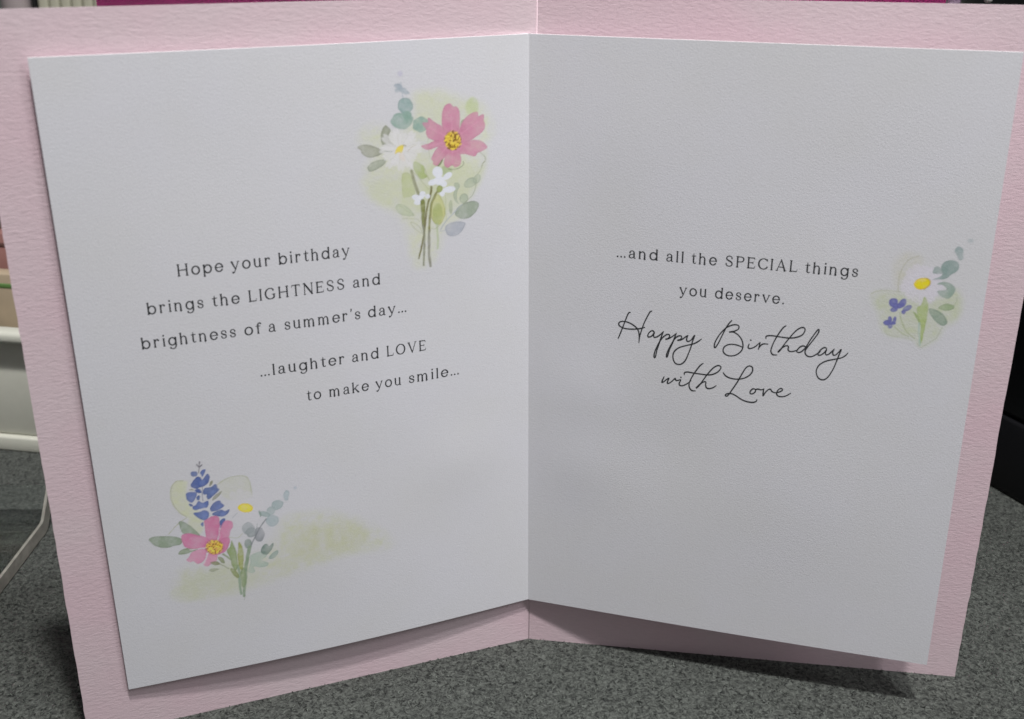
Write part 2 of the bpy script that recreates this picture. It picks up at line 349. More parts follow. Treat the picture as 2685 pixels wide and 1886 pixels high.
G['N'] = (134, [[(18, 0, 10), (18, C, 10)], [(12, C, 12), (22, C - 8, T + 1), (114, 8, T + 1), (118, 0, 12)], [(118, 0, 10), (118, C, 10)]] + serif(18, 2.2, 28) + serif(118, C - 2.2, 30) + serif(12, C - 2.2, 26))
G['V'] = (136, [[(15, C, 18), (20, C - 12, T + 1), (69, 2, 14)], [(122, C, 10), (69, 2, 10)]] + serif(14, C - 2.2, 32) + serif(122, C - 2.2, 30))
G['A'] = (138, [[(15, 0, 9), (66, C - 4, 9)], [(66, C, 13), (118, 8, T + 1), (122, 0, 18)], [(36, 46, 8), (98, 46, 8)]] + serif(15, 2.2, 32) + serif(121, 2.2, 34))
G['O'] = (144, [arc(72, 69, 63, 66, 0, 360, T + 1, 9, 34)])
G['C'] = (126, [arc(72, 69, 63, 66, 42, 322, T + 1, 9, 30), [(118, 112, 9), (121, 134, 4)]])
G['G'] = (138, [arc(72, 69, 63, 66, 48, 300, T + 1, 9, 30), [(103, 12, 11), (120, 22, T), (120, 58, T)], [(98, 60, 6), (136, 60, 6)]] + ball(112, 110, 8.5))
G['P'] = (108, cst(18) + [[(18, C - 5, 9), (60, C - 5, 9), (84, C - 10, 11), (98, C - 24, 15), (98, C - 46, 15), (84, C - 62, 11), (60, C - 68, 9), (18, C - 68, 9)]])
G['S'] = (106, [[(90, 104, 12), (82, 124, 10), (56, 135, 9), (28, 127, 11), (16, 106, 15), (26, 86, 16), (54, 72, 17), (82, 57, 16), (93, 36, 15), (82, 13, 11), (52, 4, 9), (22, 13, 10), (11, 34, 11)]] + ball(88, 106, 8.5) + ball(14, 35, 8.5))

def ribbons(strokes, place, z0, fat=0.):
    """strokes [(x, y, w)...] in glyph units; place maps Nx2 to sheet mm; returns verts in (mm, mm, lift)"""
    V, F = [], []
    for si, s in enumerate(strokes):
        P = np.array(s, float)
        P = smooth(P, step=5) if len(P) > 2 else P
        P = P + [0, 0, fat]
        # rounded caps
        def cap(e, nx):
            d = P[e, :2] - P[nx, :2]; d = d / (np.hypot(*d) + 1e-9); w = P[e, 2] / 2
            return [np.array([*(P[e, :2] + d * w * math.sin(a)), 2 * w * math.cos(a)]) for a in (R(38), R(65), R(85))]
        k = min(1, len(P) - 1)
        P = np.vstack([cap(0, k)[::-1], P, cap(-1, -1 - k)])
        d = np.gradient(P[:, :2], axis=0); l = np.hypot(d[:, 0], d[:, 1]); l[l < 1e-9] = 1; nrm = np.column_stack([-d[:, 1] / l, d[:, 0] / l])
        A = place(P[:, :2] + nrm * P[:, 2:3] / 2); B = place(P[:, :2] - nrm * P[:, 2:3] / 2)
        z = z0 + (si % 7) * 1.5e-6; b = len(V)
        for p, q in zip(A, B): V.append((*p, z)); V.append((*q, z))
        for i in range(len(P) - 1): F.append((b + 2 * i, b + 2 * i + 1, b + 2 * i + 3, b + 2 * i + 2))
    return V, F
def print_obj(name, side, V, F, mat, parent):
    V = np.array(V); P = np.empty((len(V), 3))
    for z in np.unique(V[:, 2]):
        k = V[:, 2] == z; P[k] = ins_pt(side, V[k, 0], V[k, 1], z)
    # face the reader
    F2 = []
    for f in F:
        a, b, c = P[f[0]], P[f[1]], P[f[2]]
        n = np.cross(b - a, c - a); F2.append(f if n[1] < 0 else f[::-1])
    return mesh_obj(name, P, F2, mat, parent)
sgn = {'L': -1, 'R': 1}
TRACK = 40
def text_line(side, words, base_y, xh=2.47):
    V, F = [], []
    for txt, x0, x1 in words:                   # ink limits in mm right of the fold (negative on the left page)
        gl = []; cur = 0; n = 0; dot = False
        for ch in txt:
            tr = TRACK if not (dot and ch == '.') else 26
            if n: cur += tr
            gl.append((ch, cur)); cur += G[ch][0]; n += 1; dot = ch == '.'
        k = (x1 - x0) / (cur)
        for ch, gx in gl:
            st = [[(gx + a, b, w) for a, b, w in s] for s in G[ch][1]]
            def place(q, k=k):
                X = x0 + q[:, 0] * k; return np.column_stack([X * sgn[side], base_y + q[:, 1] * xh / 100])
            v, f = ribbons(st, place, 2e-5, 2.2); b = len(V); V += v; F += [tuple(i + b for i in q) for q in f]
    return print_obj('text_line', side, V, F, M_ink, pages[side])
Z1, Z2, Z3, Z4 = Tr('L', 340, 620, .2003), Tr('L', 760, 620, .2003), Tr('L', 660, 860, .2526), Tr('R', 1590, 630, .3005)
def lim(Za, a, Zb, b, s=-1): return s * Za(a)[0][0], s * Zb(b)[0][0]
text_line('L', [('Hope', *lim(Z1, (612, 380), Z1, (1225, 440))), ('your', *lim(Z1, (1323, 340), Z1, (1840, 300))), ('birthday', *lim(Z1, (1946, 232), Z2, (778, 158)))], 138.15)
text_line('L', [('brings', *lim(Z1, (219, 880), Z1, (968, 900))), ('the', *lim(Z1, (1078, 830), Z1, (1440, 850))), ('LIGHTNESS', *lim(Z1, (1550, 730), Z2, (717, 670))), ('and', *lim(Z2, (827, 660), Z2, (1185, 628)))], 127.95)
text_line('L', [('brightness', *lim(Z1, (145, 1340), Z1, (1392, 1290))), ('of', *lim(Z1, (1505, 1250), Z1, (1712, 1150))), ('a', *lim(Z1, (1820, 1240), Z1, (1915, 1245))), ("summer's", *lim(Z1, (2027, 1170), Z2, (925, 1050))), ('day...', *lim(Z2, (1027, 1020), Z2, (1527, 978)))], 117.75)
text_line('L', [('...laughter', *lim(Z3, (93, 497), Z3, (962, 300))), ('and', *lim(Z3, (1042, 340), Z3, (1320, 308))), ('LOVE', *lim(Z3, (1400, 200), Z3, (1808, 232)))], 103.95)
text_line('L', [('to', *lim(Z3, (570, 668), Z3, (720, 700))), ('make', *lim(Z3, (808, 710), Z3, (1213, 600))), ('you', *lim(Z3, (1287, 565), Z3, (1552, 588))), ('smile...', *lim(Z3, (1632, 562), Z3, (2149, 475)))], 93.6)
text_line('R', [('...and', *lim(Z4, (91, 138), Z4, (448, 178), 1)), ('all', *lim(Z4, (520, 185), Z4, (673, 198), 1)), ('the', *lim(Z4, (745, 140), Z4, (962, 190), 1)), ('SPECIAL', *lim(Z4, (1035, 225), Z4, (1664, 268), 1)), ('things', *lim(Z4, (1737, 225), Z4, (2200, 260), 1))], 132.35)
text_line('R', [('you', *lim(Z4, (640, 418), Z4, (875, 495), 1)), ('deserve.', *lim(Z4, (948, 480), Z4, (1549, 548), 1))], 121.8)

# ---------------- the script greeting: pen path in tracing units
HB = [
 [(210,98),(198,100),(185,120),(165,170),(140,235),(118,290),(102,327)],
 [(397,86),(380,95),(360,130),(330,190),(305,260),(290,310),(284,362)],
 [(335,228),(300,238),(250,243),(200,243),(150,235),(115,215),(108,195),(120,180),(150,176),(190,185),(230,205),(262,232),(280,262),(286,300),(285,335)],
 [(420,282),(412,262),(395,258),(375,272),(362,295),(365,312),(385,310),(405,295),(416,275),(412,300),(418,315),(440,312),(470,292),(492,270)],
 [(498,265),(480,310),(460,370),(440,430),(430,480),(422,493),(416,482),(420,450),(435,410),(455,370),(480,330),(505,305),(530,290),(548,292),(552,305),(540,325),(515,332),(545,326),(580,305),(608,283)],
 [(610,280),(595,320),(575,370),(552,420),(540,460),(530,487),(524,478),(530,450),(548,410),(570,370),(595,330),(620,308),(645,302),(657,312),(648,332),(620,341),(655,336),(690,312),(706,300)],
 [(712,298),(701,325),(702,345),(716,351),(740,338),(762,308),(770,300),(752,350),(738,400),(715,460),(690,515),(660,545),(630,552),(600,540),(583,505),(582,465),(600,430),(640,403),(700,386),(760,372),(800,352),(830,330)],
 [(1095,168),(1070,195),(1040,240),(1005,310),(975,370),(950,405),(942,395),(948,360),(975,310),(1010,265),(1050,230),(1100,208),(1140,207),(1157,222),(1150,245),(1115,262),(1072,270),(1110,270),(1150,295),(1180,335),(1192,385),(1180,430),(1140,465),(1090,478),(1045,468),(1020,440),(1025,405),(1055,382),(1095,376),(1140,383),(1193,404)],
 [(1246,374),(1237,398),(1245,412),(1270,410),(1305,392),(1335,364)],
 [(1341,360),(1335,390),(1326,421)], [(1330,412),(1345,388),(1370,373),(1410,375)],
 [(1567,215),(1540,235),(1500,290),(1465,350),(1440,410),(1436,440),(1452,466),(1488,469)],
 [(1393,325),(1394,308),(1420,300),(1470,304),(1530,314),(1600,322),(1660,315),(1705,297),(1728,270),(1734,245),(1720,230),(1693,233),(1650,262),(1600,318),(1550,380),(1515,430),(1497,443),(1530,410),(1560,392),(1580,389),(1589,402),(1585,422),(1600,438),(1635,437),(1672,424)],
 [(1738,397),(1715,390),(1690,400),(1666,425),(1663,441),(1685,447),(1715,430),(1745,395),(1775,345),(1810,295),(1845,250),(1856,254),(1845,285),(1800,345),(1760,395),(1735,432),(1738,462),(1762,482),(1800,480),(1850,452),(1868,438)],
 [(1922,411),(1900,405),(1870,425),(1848,455),(1850,471),(1875,468),(1905,445),(1922,420),(1912,450),(1918,468),(1940,463),(1970,437),(1986,420)],
 [(1988,418),(1975,448),(1981,470),(2002,468),(2030,442),(2050,420),(2030,470),(2010,520),(1985,580),(1950,640),(1918,675),(1885,686),(1850,670),(1832,630),(1836,590),(1865,550),(1920,522),(1985,508),(2050,495),(2085,475),(2108,452)],
 [(1258,339),(1262,341)],
]
WL = [
 [(504,660),(492,684),(484,709),(500,704),(525,684),(546,672),(536,696),(532,717),(548,716),(575,697),(600,674),(604,688),(622,692),(646,684)],
 [(650,690),(636,715),(640,734),(664,738),(702,722),(738,694)], [(649,664),(652,666)],
 [(845,543),(820,560),(780,610),(745,665),(722,720),(726,757),(746,780),(776,783)],
 [(680,640),(682,625),(705,618),(750,625),(820,636),(880,643),(930,638),(975,615),(998,585),(995,568),(970,562),(930,585),(880,640),(840,695),(805,742),(782,759),(815,726),(850,704),(868,706),(866,730),(873,755),(896,763),(930,755),(958,736)],
 [(1020,624),(1040,650),(1080,671),(1140,680),(1200,672),(1250,645),(1275,610),(1272,575),(1245,565),(1215,585),(1180,640),(1140,710),(1095,775),(1068,815),(1050,829),(1038,820),(1052,808),(1090,806),(1130,825),(1180,858),(1230,877),(1280,883),(1308,872),(1313,858)],
 [(1300,768),(1277,765),(1256,786),(1255,804),(1274,808),(1297,792),(1305,771),(1325,767),(1350,773),(1372,766)],
 [(1374,763),(1369,790),(1367,826),(1384,800),(1410,774),(1432,768),(1440,782),(1458,795),(1485,799)],
 [(1478,800),(1510,792),(1535,777),(1531,763),(1510,765),(1490,788),(1486,812),(1505,830),(1545,832),(1580,820),(1608,802)],
]
Z5 = Tr('R', 1590, 790, .3005)
for grp in (HB, WL):
    st = []
    for s in grp:
        P = np.array(s, float); w = np.full(len(P), 11.6)
        if len(P) > 2: w = w + np.sin(np.arange(len(P)) * 1.3) * .9; w[0] = 9; w[-1] = 8
        st.append([(a, b, c) for (a, b), c in zip(P, w)])
    V, F = ribbons(st, Z5, 2e-5)
    print_obj('script_line', 'R', V, F, M_ink, pages['R'])

# ---------------- painted bouquets: ink laid on fine grid patches of the sheet
def lin(c):
    c = np.array(c, float); c = (c.mean() + (c - c.mean()) * .84) / 255.; return np.where(c <= .04045, c / 12.92, ((c + .055) / 1.055) ** 2.4)
def vnoise(X, Y, s, seed):
    r = np.random.RandomState(seed); L = r.rand(97, 97); x = X / s + 31.7; y = Y / s + 17.3
    xi = np.floor(x).astype(int); yi = np.floor(y).astype(int); fx = x - xi; fy = y - yi; fx = fx * fx * (3 - 2 * fx); fy = fy * fy * (3 - 2 * fy)
    g = lambda i, j: L[i % 97, j % 97]
    return (g(xi, yi) * (1 - fx) + g(xi + 1, yi) * fx) * (1 - fy) + (g(xi, yi + 1) * (1 - fx) + g(xi + 1, yi + 1) * fx) * fy - .5
class Paint:
    def __init__(s, side, x0, x1, y0, y1, ref, h=.24):
        s.side = side; s.x = np.arange(x0, x1, h); s.y = np.arange(y0, y1, h); s.h = h
        s.X, s.Y = np.meshgrid(s.x, s.y); s.T = np.ones(s.X.shape + (3,)); s.ref = lin(ref); s.seed = 1
        s.mask = np.zeros(s.X.shape, bool)
        wx = vnoise(s.X, s.Y, 1.1, 91) * .28 + vnoise(s.X, s.Y, 4., 92) * .5; wy = vnoise(s.X, s.Y, 1.1, 93) * .28 + vnoise(s.X, s.Y, 4., 94) * .5
        s.WX, s.WY = s.X + wx * .55, s.Y + wy * .55
    def win(s, P, m):
        i0, i1 = np.searchsorted(s.x, [P[:, 0].min() - m, P[:, 0].max() + m]); j0, j1 = np.searchsorted(s.y, [P[:, 1].min() - m, P[:, 1].max() + m])
        return slice(j0, j1), slice(i0, i1)
    def seg(s, P, closed, X, Y):
        Q = np.roll(P, -1, 0) if closed else P[1:]; P_ = P if closed else P[:-1]
        best = np.full(X.shape, 1e9); par = np.zeros(X.shape); ins = np.zeros(X.shape, bool)
        for k, (a, b) in enumerate(zip(P_, Q)):
            d = b - a; l2 = d @ d + 1e-12; t = np.clip(((X - a[0]) * d[0] + (Y - a[1]) * d[1]) / l2, 0, 1)
            D = np.hypot(X - a[0] - t * d[0], Y - a[1] - t * d[1]); m = D < best; best[m] = D[m]; par[m] = (k + t[m]) / len(P_)
            if closed and abs(d[1]) > 1e-12:
                c = ((a[1] > Y) != (b[1] > Y)) & (X < d[0] * (Y - a[1]) / d[1] + a[0]); ins ^= c
        return best, par, ins
    def put(s, W, a, c, mul):
        c = lin(c) / s.ref if c is not None else np.ones(3)
        t = s.T[W]; tgt = t * c if mul else c
        s.T[W] = t + (tgt - t) * np.clip(a, 0, 1)[..., None]; s.mask[W] |= a > .004
    def poly(s, P, c, a=.95, soft=.16, rim=.25, mot=.5, mul=False, sm=True, warp=True, step=5):
        if sm: P = smooth(P, True, step)
        W = s.win(P, soft * 2 + 1.); s.seed += 3
        X, Y = (s.WX[W], s.WY[W]) if warp else (s.X[W], s.Y[W])
        if X.size == 0: return
        D, _, ins = s.seg(P, True, X, Y); D = np.where(ins, D, -D)
        cov = np.clip(D / soft * .5 + .5, 0, 1); cov = cov * cov * (3 - 2 * cov)
        n = vnoise(s.X[W], s.Y[W], 2.4, s.seed) + .6 * vnoise(s.X[W], s.Y[W], .9, s.seed + 1) + .35 * vnoise(s.X[W], s.Y[W], .4, s.seed + 2)
        al = cov * a * .94 * (1 + mot * n)
        s.put(W, al, c, mul)
        if rim:
            dk = lin(c) * .62; k = cov * rim * np.exp(-((D - .12) / .2) ** 2) * (1 + n)
            t = s.T[W]; s.T[W] = t + (dk / s.ref - t) * np.clip(k, 0, 1)[..., None]
    def line(s, P, w, c, a=.9, soft=.14, taper=0.):
        w = w * 1.3
        P = smooth(P, False, 5); W = s.win(P, w + 1.)
        X, Y = s.WX[W], s.WY[W]
        if X.size == 0: return
        D, par, _ = s.seg(P, False, X, Y); ww = w / 2 * (1 - taper * par) if taper >= 0 else w / 2 * (1 + taper * (1 - par))
        cov = np.clip((ww - D) / soft * .5 + .5, 0, 1); n = vnoise(s.X[W], s.Y[W], 1., s.seed); s.seed += 1
        s.put(W, cov * a * (1 + .4 * n), c, False)
    def speck(s, P, seed, cols=((120, 84, 20), (236, 205, 60), (150, 105, 25))):
        P = smooth(P, True, 5); W = s.win(P, .6); D, _, ins = s.seg(P, True, s.WX[W], s.WY[W])
        n = vnoise(s.X[W], s.Y[W], .42, seed) + .5 * vnoise(s.X[W], s.Y[W], .3, seed + 1); k = ins | (D < .12)
        s.put(W, k * np.clip((n - .12) * 6, 0, .9), cols[0], False); s.put(W, k * np.clip((-n - .15) * 6, 0, .8), cols[1], False)
        s.put(W, k * np.exp(-(D / .22) ** 2) * .35, cols[2], False)
    def build(s):
        nz = s.mask; h, w = nz.shape
        q = nz[:-1, :-1] | nz[1:, :-1] | nz[:-1, 1:] | nz[1:, 1:]
        jj, ii = np.nonzero(q); idx = lambda j, i: j * w + i
        F = np.column_stack([idx(jj, ii), idx(jj, ii + 1), idx(jj + 1, ii + 1), idx(jj + 1, ii)])
        if s.side == 'L': F = F[:, ::-1]
        used, inv = np.unique(F, return_inverse=True); F = inv.reshape(F.shape)
        X = s.X.ravel()[used]; Y = s.Y.ravel()[used]; P = ins_pt(s.side, X, Y, 6e-6); Tn = s.T.reshape(-1, 3)[used]
        me = bpy.data.meshes.new('printed_bouquet'); me.vertices.add(len(P)); me.vertices.foreach_set('co', P.ravel().astype(np.float32))
        me.loops.add(F.size); me.loops.foreach_set('vertex_index', F.ravel().astype(np.int32)); me.polygons.add(len(F))
        me.polygons.foreach_set('loop_start', (np.arange(len(F)) * 4).astype(np.int32)); me.polygons.foreach_set('loop_total', np.full(len(F), 4, np.int32))
        me.update(calc_edges=True); me.materials.append(M_print)
        at = me.attributes.new('ink', 'FLOAT_COLOR', 'POINT'); at.data.foreach_set('color', np.column_stack([np.clip(Tn, 0, 1.28), np.ones(len(Tn))]).ravel().astype(np.float32))
        ul = me.uv_layers.new(name='sheet'); UV = np.column_stack([X / 1000 * sgn[s.side] + (0 if s.side == 'L' else .5), Y / 1000])
        ul.data.foreach_set('uv', UV[F.ravel()].ravel().astype(np.float32))
        o = bpy.data.objects.new('printed_bouquet', me); col.objects.link(o); o.parent = pages[s.side]; return o
def ell(cx, cy, rx, ry, rot=0, n=12, jit=0., seed=0):
    r = np.random.RandomState(seed + int(cx)); a = np.linspace(0, 2 * np.pi, n, endpoint=False); k = 1 + jit * (r.rand(n) - .5) * 2
    x = rx * np.cos(a) * k; y = ry * np.sin(a) * k; q = R(rot); return np.column_stack([cx + x * math.cos(q) - y * math.sin(q), cy + x * math.sin(q) + y * math.cos(q)])
def petal(cx, cy, a, r0, r1, wd, notch=0.):
    u = np.array([math.cos(R(a)), math.sin(R(a))]); v = np.array([-u[1], u[0]]); c = np.array([cx, cy])
    pr_ = [(r0, -.3), (r0 + (r1 - r0) * .4, -.9), (r0 + (r1 - r0) * .8, -1), (r1, -.55), (r1 * (1 - notch), 0), (r1, .5), (r0 + (r1 - r0) * .8, 1), (r0 + (r1 - r0) * .4, .9), (r0, .3)]
    return np.array([c + u * p + v * q * wd / 2 for p, q in pr_])

# -- first bouquet, top of the left page
A = Tr('L', 900, 160, .18293); B = Tr('L', 900, 420, .18601); D = Tr('L', 0, 0, 1.16943)
b1 = Paint('L', 10, 64, 122, 196, (190, 190, 194))
PINKC, PINKD = (192, 124, 150), (186, 108, 140)
b1.poly(D([(925,215),(960,203),(1010,208),(1050,225),(1085,240),(1105,290),(1080,350),(1060,420),(1040,480),(1000,520),(985,560),(960,595),(930,595),(915,540),(905,500),(880,475),(840,455),(815,420),(820,380),(830,350),(805,310),(840,280),(890,300),(930,260)]), (191,194,170), .7, 2.4, 0, .9)
b1.poly(D([(940,215),(1010,215),(1060,240),(1070,300),(1000,300),(950,290),(930,250)]), (184,189,160), .35, 1.8, 0, .9)
b1.poly(D([(960,370),(1010,360),(1080,370),(1088,345),(1090,370),(1070,420),(1030,460),(980,480),(940,480),(930,440)]), (181,188,148), .6, 1.6, 0, .7)
b1.poly(D([(825,410),(870,400),(930,400),(930,460),(880,465),(835,445)]), (184,190,156), .45, 2., 0, .9)
b1.poly(A(ell(1850,650,95,130,5)), (172,186,128), .6, .5, .0)
b1.poly(A(ell(810,185,36,38)), (168,164,190), .5, .4, .1)
b1.poly(A(ell(790,365,58,42,15,jit=.15)), (146,158,168), .75, .2, .15); b1.poly(A(ell(862,425,78,42,25,jit=.2)), (148,162,170), .75, .2, .15); b1.poly(A(ell(780,425,45,26,10,jit=.15)), (152,164,172), .6, .2, .1)
b1.line(A([(820,300),(835,370),(850,480),(865,545)]), .22, (150,162,172), .7)
b1.poly(A(ell(842,860,158,118,0,14,.08,3)), (124,156,142), .85, .25, .15); b1.poly(A(ell(1115,910,118,112,0,12,.08,4)), (130,160,148), .8, .25, .15)
b1.poly(A(ell(890,640,103,112,0,14,.05,5)), (128,156,152), .8, .18, .3); b1.poly(A(ell(915,770,60,60)), (124,156,142), .85, .25, 0)
b1.poly(A([(600,930),(640,950),(675,1000),(650,1060),(670,1130),(720,1200),(750,1250),(680,1225),(600,1200),(560,1190),(540,1080),(560,980)]), (142,147,126), .9, .14, .45)
b1.poly(A([(195,1250),(240,1215),(320,1205),(420,1215),(510,1250),(585,1300),(520,1350),(430,1380),(340,1375),(270,1340),(240,1285)]), (154,157,140), .9, .14, .5)
b1.poly(A([(610,1410),(520,1415),(420,1450),(355,1500),(345,1540),(380,1580),(450,1570),(520,1530),(590,1480)]), (148,156,138), .9, .14, .5)
for k in range(17):
    a = k * 21.2 + (k % 3) * 5; r = (310, 255, 330, 280)[k % 4]
    b1.poly(A(petal(825, 1272, a, 20, r, 105, .08)), (202,201,202), .74, .22, 0, .15)
for k in range(9):
    a = k * 40 + 12; b1.line(A([(825 + 70 * math.cos(R(a)), 1272 + 70 * math.sin(R(a))), (825 + 210 * math.cos(R(a + 4)), 1272 + 210 * math.sin(R(a + 4)))]), .13, (176,176,168), .5)
b1.poly(A([(742,1330),(765,1250),(820,1205),(872,1212),(862,1260),(842,1312),(790,1308)]), (222,200,48), 1, .15, .25)
b1.poly(A([(800,1310),(850,1300),(890,1420),(850,1430),(810,1380)]), (208,192,176), .5, .4, 0)
b1.line(A([(870,1208),(900,1215)]), .3, (150,146,110)); b1.line(A([(590,1292),(700,1296)]), .14, (130,140,130)); b1.line(A([(930,1290),(985,1230),(1040,1205)]), .14, (170,160,140), .6)
b1.line(A([(1960,1300),(2000,1340),(2035,1390),(2028,1440),(1990,1480),(1985,1530)]), .13, (130,138,104), .8)
b1.line(B([(1990,20),(1950,90),(1930,150),(1890,200)]), .12, (140,146,104), .6); b1.line(A([(1225,1120),(1215,1200),(1225,1330),(1245,1400)]), .12, (150,158,120), .6)
b1.poly(A([(1680,900),(1700,850),(1730,835),(1740,860),(1690,930)]), (130,140,105), .8, .14, .2)
# leaves and washes below the heads
b1.poly(B([(990,30),(1060,40),(1140,90),(1150,180),(1190,240),(1100,270),(1030,200),(990,130)]), (158,174,108), .8, .2, .15)
b1.poly(B([(1400,90),(1520,120),(1510,200),(1420,240)]), (150,168,116), .8, .3, .1)
b1.poly(B([(830,210),(930,190),(985,300),(1005,470),(900,530),(840,500)]), (172,182,128), .7, .3, .2)
b1.poly(B([(740,660),(800,620),(900,660),(1000,770),(950,790),(850,780),(770,740)]), (170,182,152), .7, .2, .3)
b1.line(B([(800,650),(900,720),(1010,780)]), .12, (150,160,120), .5); b1.line(B([(830,820),(950,825),(1040,830),(1080,860)]), .12, (150,158,120), .6)
b1.line(B([(1110,1028),(1020,980),(950,880),(1000,882),(1080,950),(1110,1028)]), .13, (146,152,112), .7)
b1.line(B([(1000,190),(1090,280),(1200,410)]), .14, (150,158,105), .6); b1.line(B([(1150,120),(1180,210),(1215,280)]), .14, (135,145,85), .7)
b1.poly(B([(1330,480),(1400,560),(1435,680),(1420,800),(1370,900),(1300,900),(1240,800),(1240,650),(1290,530)]), (184,186,112), .75, .16, .5)
b1.poly(B(ell(1330,760,68,150,4)), (150,164,96), .6, .4, .1); b1.line(B([(1320,900),(1325,1000),(1335,1120),(1330,1240)]), .5, (160,176,132), .6)
b1.line(B([(1240,960),(1300,965),(1370,900)]), .12, (140,148,96), .6); b1.line(B([(1440,470),(1445,600),(1440,740),(1450,850)]), .14, (160,170,130), .6)
for P in [ell(1790,320,96,64,-35), ell(1882,265,46,72,25), ell(1700,540,62,70,20), [(1560,330),(1620,330),(1640,370),(1600,450),(1600,560),(1630,620),(1580,590),(1545,500),(1560,420)]]:
    b1.poly(B(P), (158,170,148), .8, .16, .3)
b1.poly(B(ell(1512,660,24,98)), (158,168,140), .8, .16, .2)
b1.poly(B([(1570,760),(1600,680),(1700,610),(1830,570),(1890,590),(1905,640),(1860,740),(1780,810),(1680,828),(1610,800)]), (144,156,138), .92, .14, .55)
b1.poly(B([(1440,930),(1540,870),(1680,865),(1720,890),(1690,970),(1620,1050),(1530,1070),(1460,1040)]), (158,163,172), .85, .18, .3)
b1.line(B([(1870,260),(1860,380),(1820,490),(1750,560),(1680,630)]), .15, (140,150,122), .8); b1.line(B([(1680,620),(1560,735),(1450,850),(1370,975)]), .3, (158,166,168), .8); b1.line(B([(1360,1000),(1440,990)]), .2, (164,170,176), .7)
# cosmos
cos = [[(1415,930),(1410,820),(1430,700),(1470,630),(1530,608),(1580,655),(1620,650),(1665,710),(1675,800),(1665,930),(1640,1010),(1560,1060),(1460,1030)],
 [(1690,920),(1740,830),(1820,760),(1900,725),(1935,740),(1940,785),(1995,760),(2020,780),(2015,850),(2035,910),(2010,1000),(1930,1070),(1820,1140),(1700,1160),(1640,1100)],
 [(1815,1140),(1900,1130),(1990,1155),(2065,1230),(2010,1275),(1960,1300),(1925,1315),(1890,1365),(1800,1345),(1720,1330),(1660,1330),(1640,1250),(1700,1170)],
 [(1460,1380),(1445,1450),(1455,1505),(1500,1530),(1560,1495),(1600,1525),(1670,1495),(1692,1420),(1675,1330),(1660,1250),(1560,1240),(1480,1270)],
 [(1375,1230),(1300,1310),(1265,1400),(1290,1440),(1290,1480),(1350,1500),(1400,1440),(1450,1390),(1500,1280)],
 [(1310,1150),(1230,1190),(1130,1215),(1130,1245),(1180,1278),(1250,1275),(1330,1240),(1400,1225),(1470,1180),(1420,1130)],
 [(1405,930),(1320,880),(1222,818),(1203,835),(1208,878),(1140,880),(1140,920),(1190,990),(1185,1030),(1220,1100),(1300,1145),(1400,1160),(1470,1100),(1450,1000)]]
for P in cos: b1.poly(A(P), PINKC, .93, .12, .22, .28)
for P in cos:
    c = np.mean(P, 0) * .5 + np.array([1565, 1140]) * .5; b1.poly(A(ell(c[0], c[1], 90, 90, 0, 12, .3)), PINKD, .55, 1.0, 0, .8)
b1.poly(A(ell(1560,1150,180,170)), PINKC, .9, .5, 0)
for P in cos: b1.line(A([np.mean(P, 0) * .25 + np.array([1565, 1140]) * .75, np.mean(P, 0) * 1.15 - np.array([1565, 1140]) * .15]), .3, (206,140,168), .35)
b1.poly(A(ell(1572,1140,112,128,0,16,.05)), (208,170,48), 1, .15, .3); b1.speck(A(ell(1572,1140,125,138)), 5)
b1.line(B([(1335,85),(1370,50),(1400,0)]), .35, (96,104,60)); b1.line(B([(1690,20),(1700,50),(1660,95),(1580,130),(1480,128)]), .16, (110,125,90), .8)
# stems
b1.line(B([(960,155),(990,260),(1020,370),(1060,485)]), .75, (140,142,112), .9, taper=-.2)
b1.poly(B([(1085,580),(1115,548),(1150,575),(1155,640),(1152,800),(1142,920),(1112,920),(1100,750),(1085,640)]), (122,128,64), .9, .14, .5)
b1.line(B([(1240,380),(1230,470),(1215,550),(1180,700),(1160,870),(1135,1050),(1100,1240),(1065,1390)]), .55, (106,102,52), .92, taper=.3)
b1.line(B([(1125,920),(1140,1050),(1140,1200),(1133,1480)]), .6, (128,130,108), .85, taper=.2)
b1.line(B([(1350,420),(1300,480),(1250,620),(1225,800),(1215,1000)]), .55, (124,124,66), .85)
b1.line(B([(1215,1000),(1205,1150),(1210,1300),(1228,1490)]), .62, (132,132,116), .88)
b1.poly(B(ell(1358,405,40,52,20)), (150,162,92), .95, .13, .5)
WF = (206,209,222)
for P in [ell(1330,170,68,80), ell(1465,225,74,42,-38), ell(1268,312,72,40,-22), ell(1350,290,70,60), ell(1400,330,60,45,20), ell(1490,415,85,45,-5), ell(1395,470,38,40)]: b1.poly(B(P), WF, .92, .16, 0, .1)
for P in [ell(1112,480,46,46), ell(1030,530,64,46,25), ell(1042,600,48,38), ell(1190,510,38,34), ell(1090,530,40,40)]: b1.poly(B(P), WF, .9, .16, 0, .1)
b1.poly(B(ell(1112,590,26,44)), (122,130,66), .9, .12, .4); b1.poly(B(ell(1358,405,38,50,20)), (150,162,92), .9, .13, .5)
b1.build()

